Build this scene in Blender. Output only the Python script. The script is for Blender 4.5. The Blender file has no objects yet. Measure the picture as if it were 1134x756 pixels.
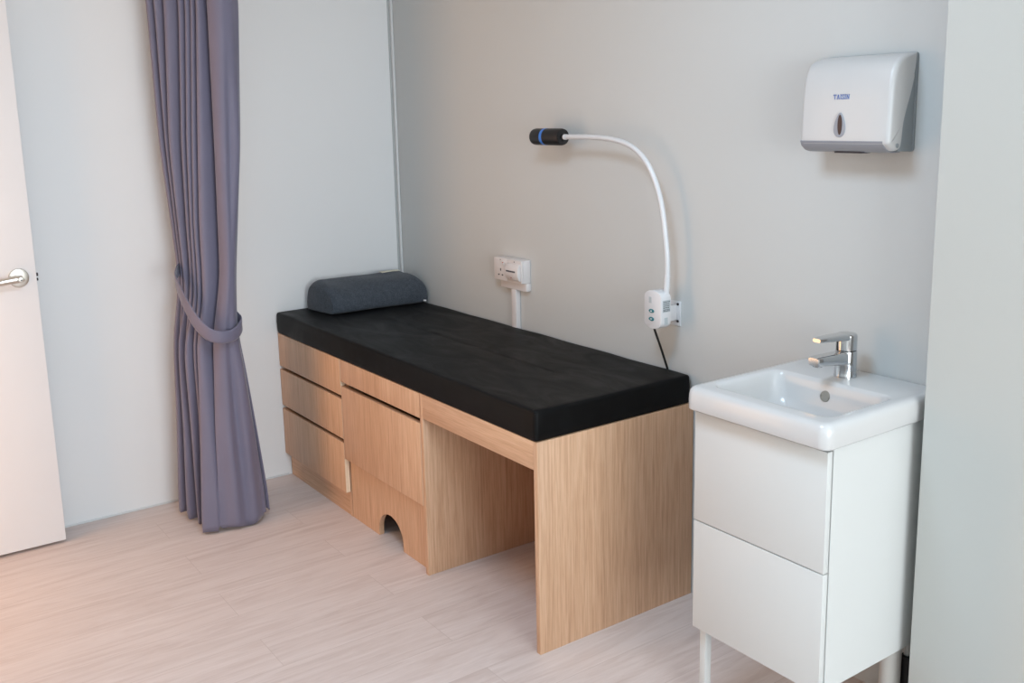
import bpy, bmesh, math, random
from mathutils import Vector, Matrix
random.seed(7)
C = bpy.context.scene.collection
PI = math.pi

# ------------------------------------------------------------------ materials
def srgb(r, g, b):
    f = lambda c: (c/255/12.92) if c/255 <= .04045 else ((c/255+.055)/1.055)**2.4
    return (f(r), f(g), f(b), 1)

def new_mat(name):
    m = bpy.data.materials.new(name); m.use_nodes = True
    nt = m.node_tree
    return m, nt, nt.nodes['Principled BSDF']

def link(nt, a, b): nt.links.new(a, b)

def coords(nt, scale=(1, 1, 1), rot=(0, 0, 0)):
    tc = nt.nodes.new('ShaderNodeTexCoord'); mp = nt.nodes.new('ShaderNodeMapping')
    mp.inputs['Scale'].default_value = scale; mp.inputs['Rotation'].default_value = rot
    link(nt, tc.outputs['Object'], mp.inputs['Vector'])
    return mp.outputs['Vector']

def noise(nt, vec, scale, detail=4, rough=.55, dist=0):
    n = nt.nodes.new('ShaderNodeTexNoise')
    n.inputs['Scale'].default_value = scale; n.inputs['Detail'].default_value = detail
    n.inputs['Roughness'].default_value = rough; n.inputs['Distortion'].default_value = dist
    link(nt, vec, n.inputs['Vector'])
    return n.outputs['Fac']

def ramp(nt, fac, stops):
    r = nt.nodes.new('ShaderNodeValToRGB')
    while len(r.color_ramp.elements) < len(stops): r.color_ramp.elements.new(.5)
    for e, (p, c) in zip(r.color_ramp.elements, stops): e.position = p; e.color = c
    link(nt, fac, r.inputs['Fac'])
    return r.outputs['Color']

def mixc(nt, fac, a, b, mode='MIX'):
    m = nt.nodes.new('ShaderNodeMix'); m.data_type = 'RGBA'; m.blend_type = mode
    fi = m.inputs[0]; ai = m.inputs[6]; bi = m.inputs[7]
    for s, v in ((fi, fac), (ai, a), (bi, b)):
        if hasattr(v, 'links'): link(nt, v, s)
        else: s.default_value = v
    return m.outputs[2]

def bump(nt, bsdf, h, strength=.1, dist=.002):
    b = nt.nodes.new('ShaderNodeBump')
    b.inputs['Strength'].default_value = strength; b.inputs['Distance'].default_value = dist
    link(nt, h, b.inputs['Height']); link(nt, b.outputs['Normal'], bsdf.inputs['Normal'])

def plain(name, col, rough=.5, metal=0, var=.03, scale=8, bstr=0, bscale=200, coat=0):
    m, nt, b = new_mat(name)
    v = coords(nt)
    f = noise(nt, v, scale)
    lo = tuple(c*(1-var) for c in col[:3])+(1,); hi = tuple(min(1, c*(1+var)) for c in col[:3])+(1,)
    link(nt, ramp(nt, f, [(.3, lo), (.7, hi)]), b.inputs['Base Color'])
    b.inputs['Roughness'].default_value = rough; b.inputs['Metallic'].default_value = metal
    if coat: b.inputs['Coat Weight'].default_value = coat; b.inputs['Coat Roughness'].default_value = .05
    if bstr: bump(nt, b, noise(nt, v, bscale, 3), bstr, .001)
    return m

def wood(name, axis, base, dark, light, rough=.42):
    """straight-grain oak laminate; the grain runs along the axis"""
    m, nt, b = new_mat(name)
    s = [1, 1, 1]; s['xyz'.index(axis)] = .035
    v = coords(nt, tuple(s))
    f1 = noise(nt, v, 150, 5, .6, .15)
    f2 = noise(nt, v, 38, 3, .5, .4)
    f3 = noise(nt, v, 420, 2, .5)
    c1 = ramp(nt, f1, [(.25, dark), (.5, base), (.75, light)])
    c2 = ramp(nt, f2, [(.3, (.86, .84, .82, 1)), (.6, (1, 1, 1, 1))])
    c = mixc(nt, .45, c1, c2, 'MULTIPLY')
    c3 = ramp(nt, f3, [(.36, (.8, .77, .74, 1)), (.5, (1, 1, 1, 1))])
    c = mixc(nt, .42, c, c3, 'MULTIPLY')
    link(nt, c, b.inputs['Base Color'])
    b.inputs['Roughness'].default_value = rough
    bump(nt, b, f3, .06, .0006)
    return m

def floor_mat():
    m, nt, b = new_mat('pale_plank_floor')
    tc = nt.nodes.new('ShaderNodeTexCoord'); mp = nt.nodes.new('ShaderNodeMapping')
    mp.inputs['Rotation'].default_value = (0, 0, PI/2)
    link(nt, tc.outputs['Object'], mp.inputs['Vector'])
    br = nt.nodes.new('ShaderNodeTexBrick')
    br.inputs['Scale'].default_value = 1; br.inputs['Brick Width'].default_value = 1.22
    br.inputs['Row Height'].default_value = .18; br.inputs['Mortar Size'].default_value = .0008
    br.inputs['Mortar Smooth'].default_value = .3
    br.offset = .37
    br.inputs['Color1'].default_value = (.35, .35, .35, 1); br.inputs['Color2'].default_value = (.65, .65, .65, 1)
    br.inputs['Mortar'].default_value = (.5, .5, .5, 1)
    link(nt, mp.outputs['Vector'], br.inputs['Vector'])
    v = coords(nt, (1, .085, 1))
    # shift each plank's grain with its own tint
    add = nt.nodes.new('ShaderNodeVectorMath'); add.operation = 'ADD'
    sc = nt.nodes.new('ShaderNodeVectorMath'); sc.operation = 'SCALE'; sc.inputs['Scale'].default_value = 9
    link(nt, br.outputs['Color'], sc.inputs[0]); link(nt, v, add.inputs[0]); link(nt, sc.outputs[0], add.inputs[1])
    f1 = noise(nt, add.outputs[0], 26, 6, .66, 1.1)
    f2 = noise(nt, add.outputs[0], 130, 4, .6, .2)
    base = ramp(nt, f1, [(.28, srgb(204, 187, 181)), (.5, srgb(217, 203, 198)), (.72, srgb(226, 214, 210))])
    fine = ramp(nt, f2, [(.3, (.9, .89, .885, 1)), (.55, (1, 1, 1, 1))])
    c = mixc(nt, .5, base, fine, 'MULTIPLY')
    tint = ramp(nt, br.outputs['Color'], [(.35, (.955, .95, .948, 1)), (.65, (1, 1, 1, 1))])
    c = mixc(nt, .7, c, tint, 'MULTIPLY')
    c = mixc(nt, br.outputs['Fac'], c, srgb(192, 176, 170))
    link(nt, c, b.inputs['Base Color'])
    b.inputs['Roughness'].default_value = .5
    bump(nt, b, f2, .05, .0006)
    return m

def fabric(name, col, rough=.75, sheen=.25, weave=900, var=.06, bstr=.12):
    m, nt, b = new_mat(name)
    v = coords(nt)
    f = noise(nt, v, weave, 2)
    g = noise(nt, v, 6, 3)
    lo = tuple(c*(1-var) for c in col[:3])+(1,); hi = tuple(c*(1+var) for c in col[:3])+(1,)
    c = mixc(nt, .5, ramp(nt, f, [(.3, lo), (.7, hi)]), ramp(nt, g, [(.3, lo), (.7, hi)]))
    link(nt, c, b.inputs['Base Color'])
    b.inputs['Roughness'].default_value = rough
    b.inputs['Sheen Weight'].default_value = sheen; b.inputs['Sheen Roughness'].default_value = .4
    bump(nt, b, f, bstr, .0006)
    return m

def vinyl_mat():
    m, nt, b = new_mat('black_vinyl')
    v = coords(nt)
    f = noise(nt, v, 260, 3)
    s = noise(nt, coords(nt, (1, 2.2, 1), (0, 0, .5)), 4.5, 6, .62, .9)
    dust = ramp(nt, s, [(.45, (.0026, .0028, .0031, 1)), (.66, (.0055, .006, .0065, 1)), (.8, (.012, .0125, .013, 1))])
    link(nt, dust, b.inputs['Base Color'])
    rr = ramp(nt, s, [(.35, (.42,)*3+(1,)), (.7, (.6,)*3+(1,))])
    link(nt, rr, b.inputs['Roughness'])
    b.inputs['Specular IOR Level'].default_value = .13
    bump(nt, b, f, .12, .0008)
    return m

def pillow_mat():
    m, nt, b = new_mat('slate_woven_fabric')
    v = coords(nt)
    f = noise(nt, v, 210, 5, .8)
    g = noise(nt, v, 60, 3, .6)
    c = mixc(nt, .3, ramp(nt, f, [(.33, (.017, .022, .03, 1)), (.52, (.045, .056, .073, 1)), (.7, (.095, .11, .135, 1))]),
             ramp(nt, g, [(.35, (.03, .038, .05, 1)), (.65, (.075, .088, .11, 1))]))
    link(nt, c, b.inputs['Base Color'])
    b.inputs['Roughness'].default_value = .9; b.inputs['Sheen Weight'].default_value = .12
    bump(nt, b, f, .4, .001)
    return m

def wall_mat(name, col):
    m, nt, b = new_mat(name)
    v = coords(nt)
    f = noise(nt, v, 1.1, 2)
    lo = tuple(c*.985 for c in col[:3])+(1,); hi = tuple(min(1, c*1.012) for c in col[:3])+(1,)
    link(nt, ramp(nt, f, [(.3, lo), (.7, hi)]), b.inputs['Base Color'])
    b.inputs['Roughness'].default_value = .55
    b.inputs['Specular IOR Level'].default_value = .3
    bump(nt, b, noise(nt, v, 420, 2), .02, .0005)
    return m

M = dict(
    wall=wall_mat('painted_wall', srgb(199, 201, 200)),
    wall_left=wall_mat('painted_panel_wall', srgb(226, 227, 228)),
    ceiling=wall_mat('painted_ceiling', srgb(228, 228, 225)),
    floor=floor_mat(),
    door=plain('white_door_paint', srgb(232, 229, 229), .4, 0, .012, 3),
    trim=plain('white_trim', srgb(212, 214, 215), .4, 0, .01),
    trim_grey=plain('grey_trim', srgb(178, 182, 182), .5, 0, .01),
    oak_v=wood('oak_laminate_upright', 'z', srgb(206, 166, 134), srgb(186, 144, 112), srgb(219, 183, 153)),
    oak_h=wood('oak_laminate_level', 'x', srgb(206, 166, 134), srgb(186, 144, 112), srgb(219, 183, 153)),
    oak_edge=plain('pale_edge_band', srgb(226, 205, 178), .5, 0, .04, 60),
    vinyl=vinyl_mat(),
    pillow=pillow_mat(),
    curtain=fabric('mauve_grey_curtain_cloth', srgb(109, 106, 126), .62, .3),
    tag=fabric('cream_ribbon', srgb(214, 208, 188), .8, .1),
    steel=plain('satin_steel', srgb(206, 200, 192), .28, 1, .02),
    dark_hole=plain('dark_steel', srgb(62, 58, 60), .4, .8, .05),
    chrome=plain('chrome', (.62, .63, .64, 1), .10, 1, .01),
    ceramic=plain('white_ceramic', srgb(205, 205, 205), .22, 0, .006, 3, coat=.25),
    lacquer=plain('white_lacquer', srgb(212, 214, 213), .38, 0, .006, 3),
    plastic=plain('white_plastic', srgb(212, 213, 216), .32, 0, .01),
    socket=plain('white_socket_plastic', srgb(218, 213, 212), .35, 0, .01),
    dispenser=plain('glossy_dispenser_plastic', srgb(197, 197, 197), .3, 0, .01),
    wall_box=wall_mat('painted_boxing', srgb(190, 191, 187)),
    overflow=plain('grey_overflow_fitting', srgb(146, 142, 134), .5, 0, .03),
    grey_plastic=plain('grey_plastic', srgb(140, 147, 151), .42, 0, .02),
    lip=plain('pale_grey_plastic', srgb(146, 149, 157), .4, 0, .02),
    pvc=plain('light_grey_pipe', srgb(205, 204, 200), .4, 0, .02),
    black=plain('black_plastic', srgb(20, 20, 22), .45, 0, .1),
    rubber=plain('black_rubber', srgb(26, 26, 27), .65, 0, .1),
    blue=plain('blue_ring', srgb(60, 120, 205), .35, 0, .03),
    ink=plain('dark_ink', srgb(66, 66, 74), .6, 0, .05),
    teal=plain('teal_button', srgb(34, 112, 122), .4, 0, .04),
    label=plain('grey_label', srgb(176, 184, 188), .5, 0, .03, 40),
    navy=plain('blue_print', srgb(84, 112, 180), .5, 0, .03),
    red=plain('red_dot', srgb(170, 70, 60), .5, 0, .03),
    window_dark=plain('brown_window', srgb(66, 48, 44), .5, 0, .05),
)

# ------------------------------------------------------------------ helpers
ORG = {}
def link_obj(o): C.objects.link(o); return o

def empty(name, loc, label, cat, group=None):
    o = bpy.data.objects.new(name, None); link_obj(o)
    o.empty_display_size = .05
    o.location = loc; ORG[o.name] = Vector(loc)
    o['label'] = label; o['category'] = cat
    if group: o['group'] = group
    return o

def obj(name, bm, mat, parent=None, loc=None, smooth=35, label=None):
    """geometry is given in room coordinates; the origin goes to the parent's base"""
    org = ORG[parent.name] if parent else Vector(loc or (0, 0, 0))
    bmesh.ops.recalc_face_normals(bm, faces=bm.faces)
    bmesh.ops.translate(bm, verts=bm.verts, vec=-org)
    me = bpy.data.meshes.new(name); bm.to_mesh(me); bm.free()
    mats = mat if isinstance(mat, (list, tuple)) else [mat]
    for m in mats: me.materials.append(m)
    if smooth:
        for p in me.polygons: p.use_smooth = True
        me.set_sharp_from_angle(angle=math.radians(smooth))
    o = bpy.data.objects.new(name, me); link_obj(o)
    if parent: o.parent = parent; ORG[o.name] = org.copy()
    else: o.location = org; ORG[o.name] = org
    if label: o['label'] = label
    return o

def tag(o, label, cat, group=None):
    o['label'] = label; o['category'] = cat
    if group: o['group'] = group
    return o

def struct(name, bm, mat, loc=(0, 0, 0)):
    o = obj(name, bm, mat, None, loc); o['kind'] = 'structure'
    return o

def box(bm, x0, x1, y0, y1, z0, z1, bev=0, seg=2):
    t = bmesh.new()
    bmesh.ops.create_cube(t, size=1)
    for v in t.verts:
        v.co = Vector(((x0+x1)/2+v.co.x*(x1-x0), (y0+y1)/2+v.co.y*(y1-y0), (z0+z1)/2+v.co.z*(z1-z0)))
    if bev: bmesh.ops.bevel(t, geom=t.edges[:], offset=bev, segments=seg, profile=.5, affect='EDGES')
    merge(bm, t); return bm

def merge(bm, t, mat=0):
    me = bpy.data.meshes.new('tmp'); t.to_mesh(me); t.free()
    n = len(bm.faces)
    bm.from_mesh(me); bpy.data.meshes.remove(me)
    if mat:
        bm.faces.ensure_lookup_table()
        for f in bm.faces[n:]: f.material_index = mat

def B(*a, **k): return box(bmesh.new(), *a, **k)

def prism(bm, pts, axis, a0, a1, bev=0, seg=2):
    """pts: outline in the two other axes (order xyz without axis), pushed from a0 to a1 along the axis"""
    t = bmesh.new()
    def P(p, a):
        q = list(p); q.insert('xyz'.index(axis), a); return Vector(q)
    v0 = [t.verts.new(P(p, a0)) for p in pts]; v1 = [t.verts.new(P(p, a1)) for p in pts]
    n = len(pts)
    t.faces.new(v0); t.faces.new(v1)
    for i in range(n): t.faces.new((v0[i], v0[(i+1) % n], v1[(i+1) % n], v1[i]))
    bmesh.ops.recalc_face_normals(t, faces=t.faces)
    if bev:
        es = [e for e in t.edges if len(e.link_faces) == 2 and e.calc_face_angle(0) > .6]
        bmesh.ops.bevel(t, geom=es, offset=bev, segments=seg, profile=.5, affect='EDGES')
    merge(bm, t); return bm

def frame_dirs(d):
    d = d.normalized(); a = Vector((0, 0, 1)) if abs(d.z) < .9 else Vector((1, 0, 0))
    u = d.cross(a).normalized(); return u, d.cross(u).normalized()

def tube(bm, pts, rad, seg=12, caps=True):
    pts = [Vector(p) for p in pts]; n = len(pts)
    t = bmesh.new(); rings = []
    d0 = (pts[1]-pts[0]).normalized(); u, w = frame_dirs(d0)
    for i, p in enumerate(pts):
        d = (pts[min(i+1, n-1)]-pts[max(i-1, 0)]).normalized()
        u = (u-d*u.dot(d)).normalized(); w = d.cross(u)
        r = rad[i] if isinstance(rad, (list, tuple)) else rad
        rings.append([t.verts.new(p+(u*math.cos(2*PI*k/seg)+w*math.sin(2*PI*k/seg))*r) for k in range(seg)])
    for a, b in zip(rings, rings[1:]):
        for k in range(seg): t.faces.new((a[k], a[(k+1) % seg], b[(k+1) % seg], b[k]))
    if caps: t.faces.new(rings[0]); t.faces.new(rings[-1])
    merge(bm, t); return bm

def cyl(bm, p0, p1, r, seg=24): return tube(bm, [p0, p1], r, seg)

def lathe(bm, base, axis, prof, seg=28):
    """prof: (distance along axis, radius)"""
    d = Vector(axis).normalized(); base = Vector(base)
    return tube(bm, [base+d*a for a, r in prof], [max(r, 1e-4) for a, r in prof], seg) if len({round(a, 6) for a, _ in prof}) == len(prof) \
        else tube(bm, [base+d*(a+i*1e-5) for i, (a, r) in enumerate(prof)], [max(r, 1e-4) for a, r in prof], seg)

def catmull(pts, n=8):
    P = [Vector(p) for p in pts]; out = []
    for i in range(len(P)-1):
        p0 = P[max(i-1, 0)]; p1 = P[i]; p2 = P[i+1]; p3 = P[min(i+2, len(P)-1)]
        for k in range(n):
            t = k/n
            out.append(.5*((2*p1)+(p2-p0)*t+(2*p0-5*p1+4*p2-p3)*t*t+(3*p1-p0-3*p2+p3)*t**3))
    out.append(P[-1]); return out

def rrect(x0, x1, y0, y1, r, n=6):
    o = []
    for cx, cy, a in ((x1-r, y1-r, 0), (x0+r, y1-r, PI/2), (x0+r, y0+r, PI), (x1-r, y0+r, 1.5*PI)):
        for k in range(n+1):
            t = a+PI/2*k/n; o.append((cx+r*math.cos(t), cy+r*math.sin(t)))
    return o

# ------------------------------------------------------------------ the room
RX, RY, RZ = 6.3, -2.62, 2.5
PX, PY = 2.689, -.125
struct('floor', B(-.1, RX+.1, RY-1.2, .1, -.08, 0), M['floor'])
struct('ceiling', B(-.1, RX+.1, RY-.1, .1, RZ, RZ+.08), M['ceiling'])
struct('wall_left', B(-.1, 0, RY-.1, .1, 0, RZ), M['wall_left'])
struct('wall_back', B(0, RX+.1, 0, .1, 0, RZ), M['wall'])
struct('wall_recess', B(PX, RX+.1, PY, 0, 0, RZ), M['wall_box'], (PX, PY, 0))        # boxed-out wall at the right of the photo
WY0, WY1, WZ0, WZ1 = -2.45, -.35, .45, 2.3
bm = B(RX, RX+.1, RY-.1, WY0, 0, RZ); box(bm, RX, RX+.1, WY1, PY, 0, RZ)
box(bm, RX, RX+.1, WY0, WY1, 0, WZ0); box(bm, RX, RX+.1, WY0, WY1, WZ1, RZ)
struct('wall_right', bm, M['wall'])
DX0, DX1, DZ = .16, 1.05, 2.07
bm = B(0, DX0, RY-.1, RY, 0, RZ); box(bm, DX1, RX, RY-.1, RY, 0, RZ); box(bm, DX0, DX1, RY-.1, RY, DZ, RZ)
struct('wall_front', bm, M['wall'])
# window in the right-hand wall, which lights the room
bm = bmesh.new()
for a in ((WY0, WY0+.05, WZ0, WZ1), (WY1-.05, WY1, WZ0, WZ1), (WY0, WY1, WZ0, WZ0+.05), (WY0, WY1, WZ1-.05, WZ1),
          ((WY0+WY1)/2-.025, (WY0+WY1)/2+.025, WZ0, WZ1)):
    box(bm, RX+.02, RX+.07, *a, bev=.004)
struct('window_1', bm, M['trim'])
# corner strip, edge strip at the wall foot
struct('trim_1', B(0, .004, -.0175, 0, 0, RZ), M['trim_grey'])
struct('trim_2', B(.004, .020, -.010, 0, 0, RZ, bev=.003), M['trim'])
struct('baseboard_left', B(0, .005, RY, -.6, 0, .007, bev=.0015), M['trim'])

# door, standing open along the left wall
dr = struct('door_1', B(.112, .150, -2.40, -1.535, .012, 2.05, bev=.0015), M['door'], (.13, -2.4, 0))
bm = bmesh.new()
lathe(bm, (.150, -1.592, 1.0), (1, 0, 0), [(0, .033), (.004, .0335), (.008, .032), (.0095, .027), (.010, .012), (.034, .011)], 40)
h = obj('door_handle', bm, M['steel'], dr)
bm = bmesh.new()
lv = catmull([(.186, -1.588, 1.0), (.190, -1.604, .9995), (.191, -1.635, .997), (.190, -1.675, .993), (.188, -1.71, .99)], 6)
tube(bm, lv, [.0135]*8+[.0125]*8+[.0115]*(len(lv)-16), 16)
obj('lever', bm, M['steel'], h)
bm = bmesh.new(); lathe(bm, (.199, -1.592, .999), (1, 0, 0), [(-.012, .010), (.004, .010), (.005, .007)], 20)
obj('key_cylinder', bm, M['steel'], h)
bm = bmesh.new(); lathe(bm, (.1995, -1.592, .999), (1, 0, 0), [(.0, .0032), (.0062, .0032)], 10)
obj('keyhole', bm, M['dark_hole'], h)
bm = B(.128, .140, -1.537, -1.5335, .955, 1.045, bev=.001); 
lp = obj('latch_plate', bm, M['steel'], dr)
bm = B(.128, .140, -1.536, -1.527, .998, 1.010, bev=.002); box(bm, .128, .140, -1.536, -1.528, .982, .992, bev=.002)
obj('latch_bolt', bm, M['dark_hole'], lp)

# ------------------------------------------------------------------ curtain
rows = [
 (1.937, [-1.109, -1.089, -1.059, -1.015, -0.995, -0.98, -0.968, -0.939, -0.82]),
 (1.442, [-1.106, -1.091, -1.083, -1.047, -1.033, -1.018, -1.002, -0.952, -0.85]),
 (1.153, [-1.089, -1.081, -1.075, -1.052, -1.044, -1.036, -1.021, -0.962, -0.882]),
 (0.958, [-1.09, -1.084, -1.079, -1.062, -1.057, -1.048, -1.035, -0.969, -0.905]),
 (0.842, [-1.103, -1.094, -1.082, -1.075, -1.063, -1.055, -1.044, -0.993, -0.909]),
 (0.742, [-1.087, -1.075, -1.089, -1.075, -1.087, -1.065, -1.063, -1.011, -0.912]),
 (0.658, [-1.094, -1.082, -1.096, -1.079, -1.093, -1.069, -1.066, -1.017, -0.898]),
 (0.386, [-1.105, -1.086, -1.101, -1.075, -1.091, -1.068, -1.084, -1.036, -0.869]),
 (0.073, [-1.124, -1.099, -1.116, -1.081, -1.095, -1.084, -1.111, -1.047, -0.839]),
]
rows = [(2.42, [y-.02*(1-i/8) for i, y in enumerate(rows[0][1])])]+rows+[(.018, list(rows[-1][1]))]
XK = [.17, .20, .235, .27, .30, .325, .36]
for z_, ys_ in rows:                                  # pleats stacked from the wall outwards
    for k_ in range(7 if z_ > .8 else 0): ys_[k_] += .28*([.27, .285, .30, .32, .335, .35, .37][k_]-XK[k_]) + (.010 if .8 < z_ < 1 else 0)

def lerp_rows(z):
    for (z0, a), (z1, b) in zip(rows, rows[1:]):
        if z <= z0 and z >= z1:
            t = (z0-z)/(z0-z1); return [p+(q-p)*t for p, q in zip(a, b)]
    return rows[-1][1] if z < 1 else rows[0][1]

def smooth_rows(z):
    acc = [0]*9
    for d in (-.06, -.03, 0, .03, .06):
        for i, y in enumerate(lerp_rows(z+d)): acc[i] += y/5
    return acc

def section(z):
    y = smooth_rows(z); F, yR = y[:8], y[8]
    low = max(0, min(1, (.72-z)/.6))                 # 0 at the tie, 1 at the hem
    up = max(0, min(1, (z-.75)/.9))
    P = [Vector((.15, F[0]+.10, z))]
    w = yR-F[7]
    for k in range(7):
        x = XK[k]+.004*math.sin(3*z+k)
        g = (F[k+1]-F[k])
        P.append(Vector((x-.006, F[k]+.010, z)))
        P.append(Vector((x+.003, F[k]+.001, z)))
        P.append(Vector((x+.012, F[k]+max(.006, g*.45), z)))
        yb = min(F[k+1]+(.055 if k in (0, 1, 2, 6) else .035), yR-.014-(6-k)*.002)
        if k == 6 and low > 0:                         # the last pleat opens out into the broad lower panel
            P[-3].x += .034*low; P[-2].x += .050*low; P[-1].x += .056*low
            P[-1].y += (g*.3)*low
            P.append(Vector((x-.012+.080*low, yb+(F[7]-.012-yb)*low, z)))
        else:
            P.append(Vector((x+(.004 if k < 6 else -.012), yb, z)))
    x0 = .398
    wob = .006*math.sin(7*z+1)
    # the leading edge: one broad panel facing into the room
    P += [Vector((x0-.012+.040*low, F[7]+.012*(1-low)-.004*low, z)), Vector((x0-.002+.032*low, F[7]+.001, z)),
          Vector((x0+.022+.012*low, F[7]+w*.10, z)),
          Vector((x0+.034+.016*low+wob*.4, F[7]+w*.28, z)),
          Vector((x0+.030+.004*low-.010*low*math.sin(5*z)+wob, F[7]+w*.46, z)),
          Vector((x0+.030+.014*low, F[7]+w*.64, z)),
          Vector((x0+.020+.004*low-wob, F[7]+w*.80, z)),
          Vector((x0+.004+.002*low, F[7]+w*(.90-.01*low), z)),
          Vector((x0-.012-.026*low, F[7]+w*(.935-.06*low), z)),
          Vector((x0-.014+.004*low, F[7]+w*(.975), z)),
          Vector((x0-.024, yR, z)),
          Vector((x0-.05, yR-.004, z)),
          Vector((x0-.085, yR-.05, z))]
    return catmull(P, 6)

def hem_z(i, n):
    t = i/n
    return .016+.007*math.sin(t*37)+.004*math.sin(t*91)+(.012 if t > .86 else 0)
zs = [2.42-.045*i for i in range(54)]
zs = [z for z in zs if z > .03]
bm = bmesh.new(); grid = []
for z in zs+[.0]:
    if z == .0:
        s = section(.02); n = len(s)-1
        s = [Vector((p.x, p.y, hem_z(i, n))) for i, p in enumerate(s)]
    else: s = section(z)
    grid.append([bm.verts.new(p) for p in s])
for a, b in zip(grid, grid[1:]):
    for i in range(len(a)-1): bm.faces.new((a[i], a[i+1], b[i+1], b[i]))
cur = empty('curtain', (.33, -1.0, 0), 'mauve-grey floor-length curtain gathered and tied back beside the bare left wall', 'curtain')
cl = obj('cloth', bm, M['curtain'], cur, smooth=80)
md = cl.modifiers.new('thickness', 'SOLIDIFY'); md.thickness = .0018; md.offset = 0
bm = bmesh.new()
# woven tie running from a wall hook around the cloth
path = [(.02, -.965, 1.0), (.11, -.995, .990), (.168, -1.034, .983), (.21, -1.064, .974), (.25, -1.083, .962), (.29, -1.096, .947), (.34, -1.095, .902), (.385, -1.084, .847), (.422, -1.066, .80),
        (.452, -1.040, .768), (.466, -1.003, .755), (.456, -.958, .755), (.432, -.924, .767), (.402, -.905, .785), (.365, -.912, .805), (.30, -.93, .85), (.2, -.94, .93), (.02, -.945, 1.005)]
pp = catmull(path, 6)
t = bmesh.new(); ring = []
for i, p in enumerate(pp):
    d = (pp[min(i+1, len(pp)-1)]-pp[max(i-1, 0)]).normalized()
    out = Vector((d.y, -d.x, 0)).normalized()
    up = d.cross(out).normalized()
    if up.z < 0: up = -up
    hw = .0225
    ring.append([t.verts.new(p+up*hw*s+out*(.002 if abs(s) < .9 else 0)) for s in (-1, -.8, 0, .8, 1)])
for a, b in zip(ring, ring[1:]):
    for k in range(4): t.faces.new((a[k], a[k+1], b[k+1], b[k]))
merge(bm, t)
tb = obj('tieback', bm, M['curtain'], cur, smooth=60)
md = tb.modifiers.new('thickness', 'SOLIDIFY'); md.thickness = .003; md.offset = 0
bm = bmesh.new(); lathe(bm, (0, -.95, 1.003), (1, 0, 0), [(0, .014), (.004, .014), (.006, .005), (.03, .005), (.032, .009), (.036, .009)], 16)
obj('wall_hook', bm, M['steel'], cur)
bm = B(.05, 2.0, -1.02, -.985, RZ-.03, RZ, bev=.004); box(bm, .25, .42, -1.0, -.92, 2.41, RZ-.02, bev=.004)
obj('ceiling_track', bm, M['trim'], cur)

# ------------------------------------------------------------------ couch base: drawer cabinet, cupboard, knee-hole section
ZW, YF, YR = .637, -.610, -.586
TH = .018
# drawers
dc = empty('drawer_cabinet', (.3, -.3, 0), 'oak-laminate base with three drawers at the pillow end of the couch', 'cabinet')
bm = B(.004, .022, YR-.002, -.004, .1, ZW-.001); box(bm, .580, .5985, YR-.002, -.004, 0, ZW-.001)
box(bm, .022, .580, -.022, -.004, .0, ZW-.001); box(bm, .022, .580, YR-.002, -.004, ZW-.02, ZW-.001); box(bm, .022, .580, YR, -.022, .1, .118)
obj('carcass', bm, M['oak_v'], dc)
obj('plinth', B(.004, .58, YR, YR+.018, 0, .1), M['oak_h'], dc)
for z0, z1 in ((.493, ZW-.002), (.320, .478), (.103, .304)):
    bm = B(.003, .5975, YF, YF+TH, z0, z1, bev=.001)
    d = obj('drawer', bm, M['oak_v'], dc)
    bm = B(.0245, .577, YF+TH+.001, -.05, z0+.02, min(z1, .6)-.03); 
    obj('drawer_box', bm, M['oak_v'], d)
    bm = B(.5975, .5988, YF+.0004, YF+TH, z0+.0005, z1-.0005); obj('edge_band', bm, M['oak_edge'], d, label='pale edge band')
# cupboard
cc = empty('cupboard', (.9, -.3, 0), 'oak-laminate base unit with one tall door above a small arched floor opening', 'cabinet')
CX0, CX1 = .6005, 1.1965
bm = B(CX0, CX0+.016, YR+.001, -.004, 0, ZW-.001); box(bm, CX1-.016, CX1, YR+.001, -.004, 0, ZW-.001)
box(bm, CX0+.016, CX1-.016, -.022, -.004, 0, ZW-.001); box(bm, CX0+.016, CX1-.016, YR, -.022, .23, .246); box(bm, CX0+.016, CX1-.016, YR, -.022, ZW-.018, ZW-.001)
obj('carcass', bm, M['oak_v'], cc)
bm = B(CX0+.001, CX1-.001, YF, YF+TH, .549, ZW-.002, bev=.001)
obj('top_panel', bm, M['oak_v'], cc)
bm = B(CX0+.001, CX1-.0025, YF, YF+TH, .243, .531, bev=.001)
cd = obj('cupboard_door', bm, M['oak_v'], cc)
obj('edge_band', B(CX1-.0025, CX1-.0012, YF+.0003, YF+TH, .2435, .5305), M['oak_edge'], cd, label='pale edge band')
# kick panel with the arched opening
cxa, ra, hz = .908, .092, .108
pts = [(CX0+.001, 0), (cxa-ra, 0)]
pts += [(cxa-ra, .028)]+[(cxa-ra*math.cos(PI*k/20), .028+(hz-.028)*math.sin(PI*k/20)) for k in range(1, 20)]+[(cxa+ra, .028)]
pts += [(cxa+ra, 0), (CX1-.001, 0), (CX1-.001, .243), (CX0+.001, .243)]
bm = bmesh.new(); prism(bm, pts, 'y', YR, YR+TH)
obj('kick_panel', bm, M['oak_v'], cc)
bm = bmesh.new(); n = 20
arch = [(cxa-ra, 0.001), (cxa-ra, .028)]+[(cxa-ra*math.cos(PI*k/20), .028+(hz-.028)*math.sin(PI*k/20)) for k in range(1, 20)]+[(cxa+ra, .028), (cxa+ra, .001)]
t = bmesh.new()
va = [t.verts.new((x, YR-.0004, z)) for x, z in arch]; vb = [t.verts.new((x, YR+TH+.0004, z)) for x, z in arch]
inn = [(cxa+(x-cxa)*.985, z*.985 if z > .002 else z) for x, z in arch]
vc = [t.verts.new((x, YR-.0004, z)) for x, z in inn]; vd = [t.verts.new((x, YR+TH+.0004, z)) for x, z in inn]
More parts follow.
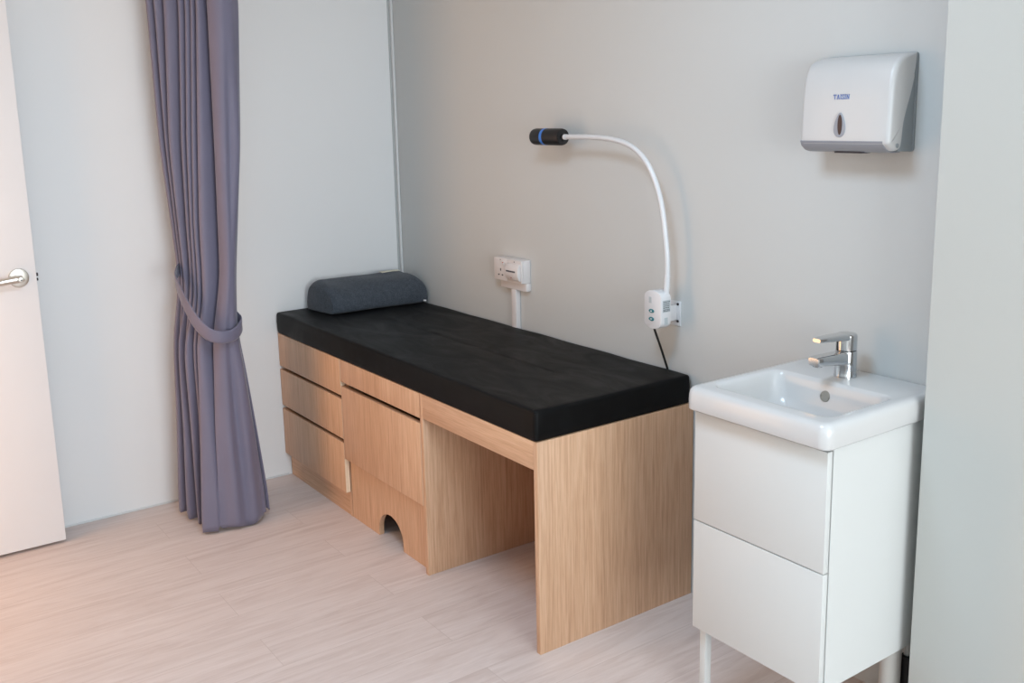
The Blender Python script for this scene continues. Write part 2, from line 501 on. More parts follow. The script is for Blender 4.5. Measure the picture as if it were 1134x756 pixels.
for i in range(len(arch)-1):
    t.faces.new((va[i], va[i+1], vc[i+1], vc[i])); t.faces.new((vc[i], vc[i+1], vd[i+1], vd[i]))
    t.faces.new((vb[i], vb[i+1], vd[i+1], vd[i]))
merge(bm, t)
obj('arch_edge_band', bm, M['oak_v'], cc)
# knee-hole section
kf = empty('kneehole_frame', (1.52, -.3, 0), 'open oak-laminate knee-hole section at the washbasin end of the couch', 'desk frame')
LX = 1.8425
obj('inner_side_panel', B(1.1975, 1.2155, YF, -.004, 0, ZW-.001, bev=.0008), M['oak_v'], kf)
obj('end_panel', B(LX-TH, LX, YF, -.004, 0, ZW-.001, bev=.0008), M['oak_v'], kf)
obj('rail', B(1.2157, LX-TH-.0002, YF, YF+TH, .553, ZW-.001, bev=.0008), M['oak_h'], kf)
obj('deck', B(1.2157, LX-TH-.0002, YF+TH+.0002, -.004, ZW-.02, ZW-.001), M['oak_h'], kf)
obj('back_panel', B(1.2157, LX-TH-.0002, -.016, -.004, 0, ZW-.0205), M['oak_v'], kf)

# mattress: subdivided rounded box, soft top
bm = bmesh.new()
x0, x1, y0, y1, z0, z1 = .004, 1.838, -.612, -.012, ZW, .7255
def mat_loop(t, ins, z, r):
    o = []
    q = rrect(x0+ins, x1-ins, y0+ins, y1-ins, max(r-ins, .0008), 3)
    for i, (a, b) in enumerate(zip(q, q[1:]+q[:1])):
        n_ = 1 if i % 4 < 3 else (40 if i in (3, 11) else 14)
        for k in range(n_): o.append((a[0]+(b[0]-a[0])*k/n_, a[1]+(b[1]-a[1])*k/n_))
    row = []
    for x, y in o:
        zz, yy, xx = z, y, x
        ex = min(x-x0, x1-x); ey = min(y-y0, y1-y)
        if z > z1-.006:
            zz += (.0020*math.sin(7*x+3*y)*math.sin(4*y+1.3)+.0010*math.sin(23*x+9*y))*min(1, max(ex, ey, 0)/.08)*min(1, ins/.05)*max(0, 1-ins/.2)
            zz += .0009*math.sin(19*x+13*y)*(1 if ins < .05 else 0)
        h = max(0, math.sin(PI*(z-z0)/(z1-z0)))
        if y < y0+.03 and ins < .01: yy -= .0022*h*(1+.5*math.sin(6*x+2))
        if x > x1-.03 and ins < .01: xx += .0018*h*(1+.5*math.sin(9*y))
        row.append(t.verts.new((xx, yy, zz)))
    return row
t = bmesh.new()
H = z1-z0
loops = [mat_loop(t, *q) for q in ((.02, z0, .012), (.006, z0, .012), (.0015, z0+.0015, .012), (0, z0+.006, .012), (0, z0+H*.3, .012), (0, z0+H*.55, .012), (0, z1-.018, .012), (0, z1-.010, .012),
         (.0012, z1-.0045, .012), (.004, z1-.0012, .012), (.008, z1, .012), (.02, z1, .012), (.05, z1, .012), (.10, z1, .012), (.16, z1, .012), (.22, z1, .012), (.27, z1, .012), (.302, z1, .012))]
for a, b in zip(loops, loops[1:]):
    n = len(a)
    for k in range(n): t.faces.new((a[k], a[(k+1) % n], b[(k+1) % n], b[k]))
t.faces.new(loops[0]); t.faces.new(loops[-1])
merge(bm, t)
mt = empty('mattress', (.92, -.31, ZW), 'flat black vinyl couch mattress lying along the top of the oak base units', 'mattress')
obj('cover', bm, M['vinyl'], mt, smooth=50)
bm = bmesh.new()
tube(bm, [(x1-.0030, y0+.0030, z0+.004), (x1-.0018, y0+.0018, (z0+z1)/2), (x1-.0030, y0+.0030, z1-.008)], .0022, 8)
obj('corner_seam', bm, M['vinyl'], mt)
# pillow: block with a sloping top, laid across the head end
pil = empty('pillow', (.14, -.235, .7285), 'slate-grey woven foam pillow on the black mattress by the left wall', 'pillow')
def sec(s):
    """cross-section of the pillow in x,z, s = 0..1 along its length"""
    e = min(s, 1-s)
    k = min(1, .80+.20*math.sin(min(1, e/.055)*PI/2))
    pts = [(.045, .730), (.036, .775), (.045, .832), (.075, .853), (.12, .849), (.165, .838), (.205, .818), (.232, .79), (.243, .758), (.236, .731), (.20, .7285), (.09, .7285)]
    cx, cz = .14, .785
    kx = .80+.2*k
    q = max(0, min(1, (s-.5)/.42)); q = q*q*(3-2*q)
    return [(cx+(x-cx)*kx+(.006*q if x > .2 else 0), .7285+(z-.7285)*k+(.021*q*min(1, (x-.13)/.08) if x > .13 and z > .75 else 0)) for x, z in pts]
t = bmesh.new(); rings = []
stations = [0, .006, .02, .045, .08, .12, .2, .3, .4, .5, .6, .7, .8, .88, .92, .955, .98, .994, 1]
ya, yb = -.470, -.030
for s in stations:
    r = sec(s); row = []
    n = len(r)
    loop = catmull([(x, 0, z) for x, z in r]+[(r[0][0], 0, r[0][1])], 4)[:-1]
    for p in loop:
        # ends lean: front of each end sticks further out than the top
        hh = (p.z-.7285)/.126
        yy = ya+(yb-ya)*s
        if s < .15: yy += (.15-s)/.15*(.012*hh - .018*(1-(p.x-.04)/.2)*0 + .03*((p.x-.04)/.2) - .02)
        if s > .85: yy += (s-.85)/.15*(-.010*hh + .030*((p.x-.04)/.2) - .008)
        wr = .0014*math.sin(40*p.x+9*s*6)+.001*math.sin(80*s+30*p.z)
        row.append(t.verts.new((p.x+wr, yy, p.z+(wr if p.z > .74 else 0))))
    rings.append(row)
n = len(rings[0])
for a, b in zip(rings, rings[1:]):
    for k in range(n): t.faces.new((a[k], a[(k+1) % n], b[(k+1) % n], b[k]))
for r in (rings[0], rings[-1]):
    c = t.verts.new(sum((v.co for v in r), Vector())/n)
    for k in range(n): t.faces.new((r[k], r[(k+1) % n], c))
for v in t.verts:
    if v.co.z < .7266: v.co.z = .7266
bm = bmesh.new(); merge(bm, t)
po = obj('pillow_cover', bm, M['pillow'], pil, smooth=70)
md = po.modifiers.new('sub', 'SUBSURF'); md.levels = 1; md.render_levels = 2
bm = B(.062, .094, -.150, -.058, .853, .8555, bev=.0008)
for v in bm.verts: v.co.z += -.004*((v.co.y+.104)/.046)**2*.5 + .002
obj('sewn_tag', bm, M['tag'], pil, label='cream sewn-on tag')
bm = bmesh.new(); cyl(bm, (.246, -.033, .737), (.250, -.022, .735), .004, 10)
obj('zip_puller', bm, M['plastic'], pil, label='small white zip puller')

# ------------------------------------------------------------------ socket box
sb = empty('wall_socket', (.905, 0, .9), 'white twin wall box with socket outlet and fused switch above the mattress', 'socket')
obj('back_box', B(.812, .994, -.032, 0, .9035, .9905, bev=.002), M['socket'], sb)
fp = obj('outlet_plate', B(.8130, .9025, -.041, -.0318, .904, .990, bev=.0025), M['socket'], sb)
bm = bmesh.new()
for cx, cz, w, h in ((.858, .945, .0028, .005), (.8455, .925, .0045, .0025), (.8695, .925, .0045, .0025)):
    box(bm, cx-w, cx+w, -.0416, -.0405, cz-h, cz+h)
obj('pin_slot', bm, M['ink'], fp)
bm = B(.8745, .8845, -.0455, -.0405, .962, .978, bev=.002); obj('rocker_switch', bm, M['socket'], fp)
obj('red_mark', B(.8755, .8835, -.0461, -.0454, .973, .976), M['red'], fp)
for cx, cz in ((.858, .983), (.948, .983)):
    bm = bmesh.new(); cyl(bm, (cx, -.0405, cz), (cx, -.0418, cz), .0022, 10)
    obj('plate_screw', bm, M['ink'], sb)
fs = obj('fused_switch_plate', B(.9032, .9935, -.041, -.0318, .904, .990, bev=.0025), M['socket'], sb)
bm = bmesh.new()
prism(bm, [(-.041, .912), (-.041, .978), (-.049, .972), (-.056, .958), (-.057, .935), (-.050, .917)], 'x', .908, .989, .002)
cv = obj('switch_cover', bm, M['socket'], fs)
bm = bmesh.new()
for k, (a, b) in enumerate(((.917, .923), (.925, .929), (.931, .940), (.942, .951), (.953, .962), (.964, .973))):
    box(bm, a, b, -.0578, -.0566, .946, .9515)
obj('printed_word', bm, M['ink'], cv)
bm = bmesh.new(); cyl(bm, (.948, -.0560, .925), (.948, -.0572, .925), .0022, 10); obj('red_mark', bm, M['red'], cv)
bm = B(.830, .996, -.022, 0, .873, .9030, bev=.0015)
obj('adapter_plate', bm, M['socket'], sb)
tr = obj('cable_trunking', B(.897, .927, -.021, -.001, ZW+.002, .8728, bev=.001), M['socket'], None, (.912, -.01, ZW))
tag(tr, 'narrow white vertical cable trunking running down behind the mattress from the socket box', 'trunking')

# ------------------------------------------------------------------ examination lamp
lm = empty('examination_lamp', (1.76, 0, .92), 'white gooseneck examination lamp with black head on the wall above the couch', 'lamp')
t = bmesh.new()
bx0, bx1, bz0, bz1, by0, by1 = 1.720, 1.7955, .870, .990, -.100, -.058
cxm = (bx0+bx1)/2
out = []
for k in range(13):
    a = PI*k/12; out.append((cxm+(bx1-bx0)/2*math.cos(a), bz1-.022+.022*math.sin(a)))
for k in range(13):
    a = PI+PI*k/12; out.append((cxm+(bx1-bx0)/2*math.cos(a), bz0+.022+.022*math.sin(a)))
bm = bmesh.new(); prism(bm, out, 'y', by0, by1, .003, 2)
bx = obj('control_box', bm, M['plastic'], lm)
bm = B(1.7425, 1.7535, -.1006, -.0995, .950, .969); obj('sticker', bm, M['label'], bx, label='small grey sticker')
for zc in (.926, .901):
    bm = bmesh.new(); t = bmesh.new()
    pr_ = [(1.7545+.0115*math.cos(2*PI*k/20), zc+.0062*math.sin(2*PI*k/20)) for k in range(20)]
    prism(bm, pr_, 'y', -.1022, -.0995, .0008, 1)
    bu = obj('push_button', bm, M['teal'], bx, label='teal oval button')
    bm = bmesh.new(); s = 1 if zc > .91 else -1
    prism(bm, [(1.7505, zc-.002*s), (1.7585, zc-.002*s), (1.7545, zc+.003*s)], 'y', -.1028, -.1018); obj('arrow_mark', bm, M['plastic'], bu)
# rating label on the box's side, with lines of print
bm = B(bx1-.0004, bx1+.0006, -.093, -.062, .925, .962); lb = obj('rating_label', bm, M['label'], bx, label='grey rating label')
bm = bmesh.new()
for i, zc in enumerate((.957, .951, .945, .939, .933, .929)):
    yy = -.091
    while yy < -.067:
        w = random.uniform(.002, .006); box(bm, bx1+.0004, bx1+.0009, yy, min(yy+w, -.064), zc-.0011, zc+.0011); yy += w+.0014
obj('label_print', bm, M['ink'], lb)
obj('small_sticker', B(bx1-.0004, bx1+.0006, -.086, -.072, .886, .908), M['label'], bx, label='plain grey sticker')
bm = B(1.692, 1.781, -.004, 0, .868, .946, bev=.001); br = obj('wall_bracket', bm, M['plastic'], lm)
bm = B(1.735, 1.765, -.060, -.003, .885, .935, bev=.002); obj('bracket_arm', bm, M['plastic'], br)
for zc in (.937, .883):
    bm = bmesh.new(); cyl(bm, (1.771, -.0035, zc), (1.771, -.0065, zc), .0042, 12)
    obj('screw', bm, M['dark_hole'], br)
NP = [(1.778, -.065, .970), (1.783, -.065, 1.0), (1.786, -.066, 1.077), (1.778, -.067, 1.153), (1.762, -.068, 1.245), (1.734, -.069, 1.319), (1.690, -.070, 1.381), (1.628, -.071, 1.421), (1.545, -.072, 1.441), (1.434, -.073, 1.448), (1.316, -.074, 1.448)]
path = catmull(NP, 30)
L = 0; rad = []
for i, p in enumerate(path):
    if i: L += (p-path[i-1]).length
    rad.append(.0083+.0003*math.sin(L/.0052*2*PI/1.0) if i > 45 else .0092)
bm = bmesh.new(); tube(bm, path, rad, 14)
obj('gooseneck', bm, M['plastic'], lm)
hx1 = 1.296; hx0 = 1.136; hy, hzc = -.074, 1.4475
bm = bmesh.new()
lathe(bm, (hx0, hy, hzc), (1, 0, 0), [(.006, .001), (.005, .022), (0, .0245), (.003, .0272), (.010, .0285), (.150, .0285), (.157, .0265), (.159, .024), (.156, .022), (.1555, .012), (.165, .0115), (.166, .004)], 36)
hd = obj('lamp_head', bm, M['black'], lm, label='black cylindrical lamp head')
bm = bmesh.new()
lathe(bm, (hx0+.058, hy, hzc), (1, 0, 0), [(0, .0278), (.0005, .0290), (.0135, .0290), (.014, .0278)], 36)
obj('blue_ring', bm, M['blue'], hd, label='blue ring around the head')
bm = bmesh.new(); lathe(bm, (hx0+.0005, hy, hzc), (1, 0, 0), [(0, .001), (.0002, .020), (.004, .020)], 28)
obj('lens', bm, M['label'], hd)
bm = bmesh.new(); lathe(bm, (hx1-.002, hy, hzc), (1, 0, 0), [(0, .0095), (.016, .0095), (.018, .008)], 20)
obj('neck_collar', bm, M['plastic'], lm)
bm = bmesh.new(); tube(bm, catmull([(1.740, -.078, .874), (1.740, -.070, .853), (1.738, -.045, .80), (1.730, -.016, .745), (1.730, -.0062, .715), (1.730, -.0060, .66)], 8), .0036, 10)
obj('power_cord', bm, M['rubber'], lm, label='black power cord')

# ------------------------------------------------------------------ paper towel dispenser
pd = empty('paper_towel_dispenser', (2.417, 0, 1.42), 'white and grey paper towel dispenser mounted on the wall above the washbasin', 'dispenser')
X0, X1 = 2.290, 2.546
def cover_profile():
    # side view in (y, z): front upright, rounded shoulder, back edge curving down to a foot
    return [(-.007, 1.6490), (-.030, 1.6475), (-.058, 1.640), (-.079, 1.624), (-.091, 1.598), (-.0970, 1.56), (-.0998, 1.50), (-.101, 1.447),
            (-.093, 1.434), (-.078, 1.4235), (-.066, 1.4225), (-.0565, 1.430), (-.053, 1.445), (-.049, 1.485), (-.040, 1.515), (-.023, 1.56), (-.012, 1.60), (-.008, 1.63)]
prof = [tuple(p[:2]) for p in [(v.x, v.y) for v in catmull([(a, b, 0) for a, b in cover_profile()+[cover_profile()[0]]], 5)[:-1]]]
def rounded_side(bm, prof, xa, xb, r=.010, steps=5, arc=0.0):
    t = bmesh.new(); n = len(prof)
    cy = sum(p[0] for p in prof)/n; cz = sum(p[1] for p in prof)/n
    st = []
    for k in range(steps+1):
        a = PI/2*k/steps; st.append((xa+r*(1-math.sin(a)), r*(1-math.cos(a))))
    st = [(xa+r*(1-math.cos(PI/2*k/steps)), r*(1-math.sin(PI/2*k/steps))) for k in range(steps+1)]
    st += [(xa+(xb-xa)*f, 0) for f in (.3, .5, .7)]
    st += [(xb-r*(1-math.cos(PI/2*k/steps)), r*(1-math.sin(PI/2*k/steps))) for k in range(steps, -1, -1)]
    rings = []
    for x, ins in st:
        row = []
        for i, (y, z) in enumerate(prof):
            y0, z0 = prof[i-1]; y1, z1 = prof[(i+1) % n]
            ny, nz = -(z1-z0), (y1-y0); l = math.hypot(ny, nz) or 1
            if (ny*(y-cy)+nz*(z-cz)) > 0: ny, nz = -ny, -nz
            w = max(0, min(1, (-y-.052)/.03)) if z < 1.6 else max(0, min(1, (-y-.006)/.03))
            bulge = 0
            row.append(t.verts.new((x, min(-.002, y+ny/l*ins*w), z+nz/l*ins*w)))
        rings.append(row)
    for a, b in zip(rings, rings[1:]):
        for k in range(n): t.faces.new((a[k], a[(k+1) % n], b[(k+1) % n], b[k]))
    t.faces.new(rings[0]); t.faces.new(rings[-1])
    merge(bm, t); return bm
bm = bmesh.new(); rounded_side(bm, prof, X0, X1, .012)
cv = obj('cover', bm, M['dispenser'], pd, smooth=40)
bm = bmesh.new()
prism(bm, rrect(X0+.002, X1+.0016, 1.4185, 1.6500, .008, 4), 'y', -.0065, 0, .001, 1)
# grey body behind the cover
bp_ = [(-.004, 1.645), (-.020, 1.61), (-.040, 1.55), (-.056, 1.49), (-.060, 1.445), (-.064, 1.4215), (-.006, 1.4195)]
prism(bm, bp_, 'x', X0+.004, X1-.0012)
obj('back_body', bm, M['grey_plastic'], pd, label='grey back body')
# lower lip and outlet slot
bm = bmesh.new()
prism(bm, [(-.1022, 1.4455), (-.0955, 1.4325), (-.0795, 1.4215), (-.060, 1.4170), (-.030, 1.4170), (-.03, 1.43), (-.09, 1.4475)], 'x', X0+.002, X1-.017, .001, 1)
lip = obj('lower_lip', bm, M['lip'], pd, label='grey lower lip')
obj('outlet_slot', B(2.375, 2.455, -.072, -.040, 1.4150, 1.4185), M['ink'], lip)
# tear-drop window
def drop(cx, cz, w, h0, h1, n=28):
    o = []
    for k in range(n):
        a = 2*PI*k/n; s, c = math.sin(a), math.cos(a)
        o.append((cx+w*s*(1 if c < 0 else (1-.42*c*c)), cz+(h1*c if c > 0 else h0*c)))
    return o
bm = bmesh.new(); prism(bm, drop(2.409, 1.473, .0165, .019, .040), 'y', -.1035, -.095, .001, 1)
dw = obj('drop_window', bm, M['lip'], cv, label='grey drop-shaped window surround')
bm = bmesh.new()
prism(bm, [(2.411+.0062*math.sin(2*PI*k/20)*(1), 1.484+.024*math.cos(2*PI*k/20)) for k in range(20)], 'y', -.1043, -.100)
obj('window_pane', bm, M['window_dark'], dw, label='dark brown pane')
# printed maker's word in small serif letters
def letters(word, x, z, h, y, th=.0009, gap=.0016):
    bm = bmesh.new()
    W = dict(T=.0076, A=.0080, I=.0036, S=.0058, N=.0082)
    def seg(a, b, w):
        a = Vector((a[0], 0, a[1])); b = Vector((b[0], 0, b[1])); d = (b-a)
        n = Vector((-d.z, 0, d.x)).normalized()*w/2
        q = [a+n, b+n, b-n, a-n]
        prism(bm, [(p.x, p.z) for p in q], 'y', y, y+.0012)
    for ch in word:
        w = W[ch]; b = th*1.35; s = th*.75
        if ch == 'T': seg((x, z+h-s/2), (x+w, z+h-s/2), s); seg((x+w/2, z), (x+w/2, z+h), b); seg((x+w*.28, z+s/2), (x+w*.72, z+s/2), s); seg((x+s/2, z+h), (x+s/2, z+h*.74), s); seg((x+w-s/2, z+h), (x+w-s/2, z+h*.74), s)
        if ch == 'A': seg((x+.001, z), (x+w/2, z+h), s); seg((x+w/2, z+h), (x+w-.001, z), b); seg((x+w*.25, z+h*.35), (x+w*.75, z+h*.35), s); seg((x, z+s/2), (x+w*.34, z+s/2), s); seg((x+w*.66, z+s/2), (x+w, z+s/2), s)
        if ch == 'I': seg((x+w/2, z), (x+w/2, z+h), b); seg((x, z+s/2), (x+w, z+s/2), s); seg((x, z+h-s/2), (x+w, z+h-s/2), s)
        if ch == 'S':
            P = catmull([(x+w*.95, 0, z+h*.74), (x+w*.80, 0, z+h*.95), (x+w*.4, 0, z+h), (x+w*.08, 0, z+h*.80), (x+w*.35, 0, z+h*.57), (x+w*.75, 0, z+h*.42), (x+w*.95, 0, z+h*.2), (x+w*.6, 0, z), (x+w*.2, 0, z+h*.05), (x+w*.03, 0, z+h*.27)], 3)
            for a, c in zip(P, P[1:]): seg((a.x, a.z), (c.x, c.z), th)
        if ch == 'N': seg((x+w*.16, z), (x+w*.16, z+h), s); seg((x+w*.12, z+h), (x+w*.86, z), b); seg((x+w*.86, z), (x+w*.86, z+h), s); seg((x, z+s/2), (x+w*.34, z+s/2), s); seg((x, z+h-s/2), (x+w*.2, z+h-s/2), s); seg((x+w*.68, z+h-s/2), (x+w, z+h-s/2), s)
        x += w+gap
    return bm
obj('printed_word', letters('TAISIN', 2.3865, 1.5445, .0115, -.0992), M['navy'], cv, label='blue printed lettering')
bm = bmesh.new(); cyl(bm, (X1-.002, -.069, 1.4345), (X1+.0018, -.069, 1.4345), .0055, 16)
obj('hinge_pin', bm, M['grey_plastic'], cv, label='grey hinge pin')

# ------------------------------------------------------------------ vanity unit
VX0, VX1, VY, VZ0, VZ1, VM = 2.258, 2.655, -.426, .212, .800, .506
vc = empty('vanity_cabinet', (2.456, -.22, 0), 'narrow white two-drawer vanity cabinet on slim legs under the washbasin', 'cabinet')
bm = B(VX0+.001, VX0+.017, VY+.019, -.004, VZ0+.002, VZ1); box(bm, VX1-.017, VX1-.001, VY+.019, -.004, VZ0+.002, VZ1)
box(bm, VX0+.017, VX1-.017, VY+.022, -.004, VZ0+.002, VZ0+.018); box(bm, VX0+.017, VX1-.017, -.014, -.004, VZ0+.018, VZ1); box(bm, VX0+.017, VX1-.017, VY+.022, VY+.04, VM-.02, VM+.02)
box(bm, VX0+.017, VX1-.017, VY+.022, VY+.04, VZ1-.03, VZ1)
obj('carcass', bm, M['lacquer'], vc)
for z0, z1 in ((VM+.0015, VZ1-.009), (VZ0, VM-.0015)):
    obj('drawer_front', B(VX0, VX1-.002, VY, VY+.0165, z0, z1, bev=.0012), M['lacquer'], vc)
for x in (VX0+.004, VX1-.028):
    obj('leg', B(x, x+.021, VY+.024, VY+.046, 0, VZ0+.002, bev=.0015), M['lacquer'], vc)

# washbasin with a sunk bowl
wb = empty('washbasin', (2.456, -.22, VZ1), 'white ceramic washbasin with rounded corners on top of the white vanity cabinet', 'washbasin')
SX0, SX1, SY0, SY1, SZ0, SZ1 = 2.244, 2.669, -.452, -.0015, VZ1+.0008, .8585
t = bmesh.new()
def loop(pts, z): return [t.verts.new((x, y, z)) for x, y in pts]
N = 8
def rr(x0, x1, y0, y1, r): return rrect(x0, x1, y0, y1, r, N)
def outer(ins, rf, z):
    """outer outline; back corners nearly square against the wall, front ones round"""
    x0, x1, y0, y1 = SX0+ins, SX1-ins, SY0+ins, SY1-(ins*.3)
    o = []
    rb = max(.004, .010-ins)
    for cx, cy, a, r in ((x1, y1, 0, rb), (x0, y1, PI/2, rb), (x0, y0, PI, rf), (x1, y0, 1.5*PI, rf)):
        ccx = cx-r if a in (0, 1.5*PI) else cx+r; ccy = cy-r if a in (0, PI/2) else cy+r
        for k in range(N+1):
            q = a+PI/2*k/N; o.append((ccx+r*math.cos(q), ccy+r*math.sin(q)))
    return loop(o, z)
BX0, BX1, BY0, BY1 = 2.281, 2.629, -.398, -.150
seq = [outer(.006, .022, SZ0), outer(.002, .024, SZ0+.001), outer(.0008, .026, SZ0+.004), outer(0, .028, SZ0+.022), outer(.0005, .028, SZ1-.020),
       outer(.003, .026, SZ1-.009), outer(.008, .022, SZ1-.003), outer(.015, .018, SZ1-.0003), outer(.022, .016, SZ1)]
def bowl(i, r, z, sx=0, back=0): return loop(rr(BX0+i+sx, BX1-i-sx, BY0+i*1.0, BY1-i-back, r), z)
seq += [bowl(-.006, .034, SZ1), bowl(-.002, .032, SZ1-.0006), bowl(.002, .031, SZ1-.003), bowl(.006, .030, SZ1-.010), bowl(.010, .032, SZ1-.03), bowl(.016, .036, SZ1-.06),
        bowl(.026, .042, SZ1-.082), bowl(.042, .044, SZ1-.094), bowl(.07, .04, SZ1-.100), bowl(.10, .02, SZ1-.103)]
# keep neighbouring loops evenly matched
for a, b in zip(seq, seq[1:]):
    n = len(a)
    for k in range(n): t.faces.new((a[k], a[(k+1) % n], b[(k+1) % n], b[k]))
t.faces.new(seq[-1])
bm = bmesh.new(); merge(bm, t)
so = obj('basin', bm, M['ceramic'], wb, smooth=60)
bm = bmesh.new(); lathe(bm, (2.443, -.1615, .8215), (0, -1, .2), [(-.012, .014), (.0, .0140), (.0018, .0135), (.0022, .0105), (-.003, .0098), (-.003, .001)], 28)
ov = obj('overflow_ring', bm, M['overflow'], so, label='round grey overflow fitting')
bm = bmesh.new(); lathe(bm, (2.443, -.1600, .8215), (0, -1, .2), [(-.001, .0001), (-.0005, .0095), (-.010, .0095)], 24)
obj('overflow_hole', bm, M['overflow'], ov)
bm = bmesh.new(); lathe(bm, (2.455, -.274, SZ1-.1035), (0, 0, 1), [(-.01, .030), (.001, .032), (.003, .030), (.0032, .022), (.001, .021), (.001, .001)], 30)
obj('drain', bm, M['chrome'], so, label='chrome drain')

# mixer tap
fa = empty('mixer_tap', (2.440, -.078, SZ1), 'chrome single-lever mixer tap at the back of the washbasin', 'tap')
fx, fy, fz = 2.440, -.080, SZ1+.0003
bm = bmesh.new()
lathe(bm, (fx, fy, fz), (0, 0, 1), [(0, .0280), (.003, .0283), (.006, .0275), (.03, .0270), (.066, .0265), (.068, .0258)], 40)
bd = obj('tap_body', bm, M['chrome'], fa)
bm = bmesh.new()
# spout: tapered box with a flat top leaning slightly down to the tip
t = bmesh.new(); rings = []
for f, w, h, zc in ((0, .0205, .0170, .050), (.03, .0195, .0155, .052), (.06, .0185, .0138, .0545), (.095, .0175, .0122, .057), (.112, .0170, .0115, .0575), (.117, .0150, .0095, .0575)):
    rings.append([t.verts.new((fx+x, fy-.012-f, fz+zc+z)) for x, z in rrect(-w, w, -h, h, min(w, h)*.55, 4)])
for a, b in zip(rings, rings[1:]):
    n = len(a)
    for k in range(n): t.faces.new((a[k], a[(k+1) % n], b[(k+1) % n], b[k]))
t.faces.new(rings[0]); t.faces.new(rings[-1]); merge(bm, t)
sp = obj('spout', bm, M['chrome'], fa)
bm = bmesh.new(); lathe(bm, (fx, fy-.112, fz+.052), (0, 0, -1), [(0, .0115), (.009, .0115), (.0095, .0085), (.007, .008), (.007, .001)], 24)
obj('aerator', bm, M['chrome'], sp)
bm = bmesh.new()
lathe(bm, (fx, fy, fz+.0695), (0, 0, 1), [(0, .0248), (.001, .0259), (.030, .0259), (.038, .0254), (.0415, .0225), (.043, .015), (.0435, .002)], 40)
hdv = obj('lever_cap', bm, M['chrome'], fa)
t = bmesh.new(); rings = []
for f, w, h, zc in ((0, .0215, .0085, .1035), (.04, .0180, .0078, .1065), (.075, .0155, .0068, .1085), (.103, .0140, .0058, .1095), (.113, .0110, .0042, .1095)):
    rings.append([t.verts.new((fx+x, fy-.006-f, fz+zc+z)) for x, z in rrect(-w, w, -h, h, h*.75, 4)])
for a, b in zip(rings, rings[1:]):
    n = len(a)
    for k in range(n): t.faces.new((a[k], a[(k+1) % n], b[(k+1) % n], b[k]))
t.faces.new(rings[0]); t.faces.new(rings[-1])
bm = bmesh.new(); merge(bm, t)
obj('lever', bm, M['chrome'], fa)
bm = bmesh.new(); cyl(bm, (fx+.0238*.8, fy-.0238*.62, fz+.036), (fx+.0252*.8, fy-.0252*.62, fz+.036), .004, 14)
obj('body_mark', bm, M['ink'], bd)

# pipes below the vanity
bm = bmesh.new(); cyl(bm, (2.613, -.085, 0), (2.613, -.085, VZ0+.0015), .0255, 32)
tube(bm, [(2.613, -.085, 0), (2.613, -.085, .012)], [.034, .031], 32)
tag(obj('waste_pipe', bm, M['pvc'], None, (2.613, -.085, 0)), 'thick pale grey waste pipe rising from the floor under the vanity cabinet', 'pipe')
sp_ = empty('supply_pipe', (2.630, -.040, 0), 'thin grey pipe in a black sleeve at the wall behind the waste pipe', 'pipe')
bm = bmesh.new(); cyl(bm, (2.630, -.040, .11), (2.630, -.040, VZ0+.0015), .0085, 20)
obj('pipe', bm, M['pvc'], sp_)
bm = bmesh.new(); lathe(bm, (2.632, -.040, 0), (0, 0, 1), [(0, .0175), (.155, .0175), (.163, .0155), (.165, .0125), (.15, .0115)], 28)
obj('black_sleeve', bm, M['rubber'], sp_, label='black sleeve')

# ------------------------------------------------------------------ light
def area(name, loc, rot, sx, sy, power, col):
    l = bpy.data.lights.new(name, 'AREA'); l.shape = 'RECTANGLE'; l.size = sx; l.size_y = sy
    l.energy = power; l.color = col
    o = bpy.data.objects.new(name, l); link_obj(o); o.location = loc; o.rotation_euler = rot
    return o
# daylight through the window in the right-hand wall
area('window_daylight', (RX+.09, (WY0+WY1)/2, (WZ0+WZ1)/2), (0, PI/2, 0), WZ1-WZ0-.04, WY1-WY0-.04, 119, (.88, .95, .985))
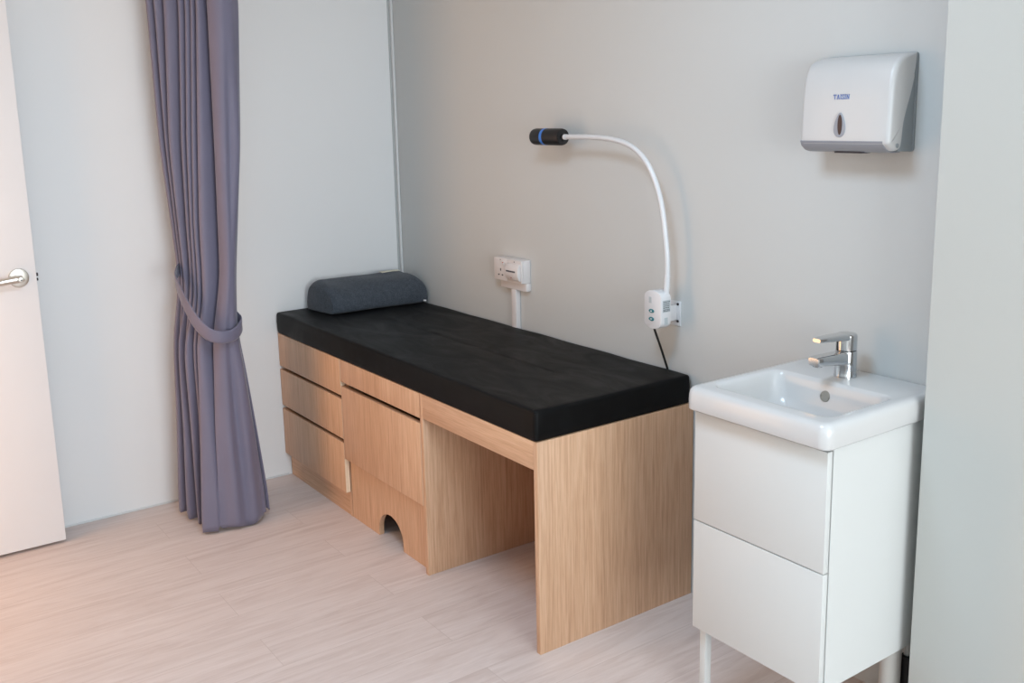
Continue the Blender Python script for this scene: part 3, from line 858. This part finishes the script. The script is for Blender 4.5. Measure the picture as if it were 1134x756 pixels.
# warm light from the lit corridor beyond the open doorway
area('doorway_light', ((DX0+DX1)/2, RY-.06, 1.03), (-PI/2, 0, PI), DX1-DX0-.02, 2.0, 18, (1.0, .54, .24))
# added cool fill light under the ceiling, with a made-up frame around it
cl = bpy.data.objects['ceiling']
bm = bmesh.new()
for a in ((2.09, 2.12, -1.71, -1.09), (2.68, 2.71, -1.71, -1.09), (2.12, 2.68, -1.71, -1.68), (2.12, 2.68, -1.12, -1.09)): box(bm, *a, RZ-.03, RZ, bev=.003)
obj('fill_frame', bm, M['trim'], cl)
area('ceiling_fill', (2.4, -1.4, RZ-.02), (0, 0, 0), .56, .56, 25, (.60, .80, 1.0))

w = bpy.data.worlds.new('daylight'); bpy.context.scene.world = w; w.use_nodes = True
w.node_tree.nodes['Background'].inputs['Color'].default_value = (.75, .85, 1, 1)
w.node_tree.nodes['Background'].inputs['Strength'].default_value = .3

# ------------------------------------------------------------------ camera
yaw, pitch, roll, fpx = -.9489, -.188, -.020, 1085.1
ppx, ppy = 9.56, -43.96
cam = bpy.data.cameras.new('camera'); co = bpy.data.objects.new('camera', cam); link_obj(co)
f = Vector((math.sin(yaw)*math.cos(pitch), math.cos(yaw)*math.cos(pitch), math.sin(pitch)))
r = Vector((math.cos(yaw), -math.sin(yaw), 0)); u = r.cross(f)
c, s = math.cos(roll), math.sin(roll)
r2 = r*c+u*s; u2 = u*c-r*s
mat = Matrix((r2, u2, -f)).transposed().to_4x4(); mat.translation = Vector((3.911, -2.1385, 1.5219))
co.matrix_world = mat
cam.sensor_fit = 'HORIZONTAL'; cam.sensor_width = 36; cam.lens = 36*fpx/1134
cam.shift_x = -ppx/1134; cam.shift_y = ppy/1134
cam.clip_start = .02
sc = bpy.context.scene; sc.camera = co
sc.view_settings.view_transform = 'Standard'; sc.view_settings.look = 'None'
sc.view_settings.gamma = 1; sc.view_settings.use_curve_mapping = False
sc.view_settings.exposure = 0
sc.cycles.use_denoising = True
sc.cycles.max_bounces = 8
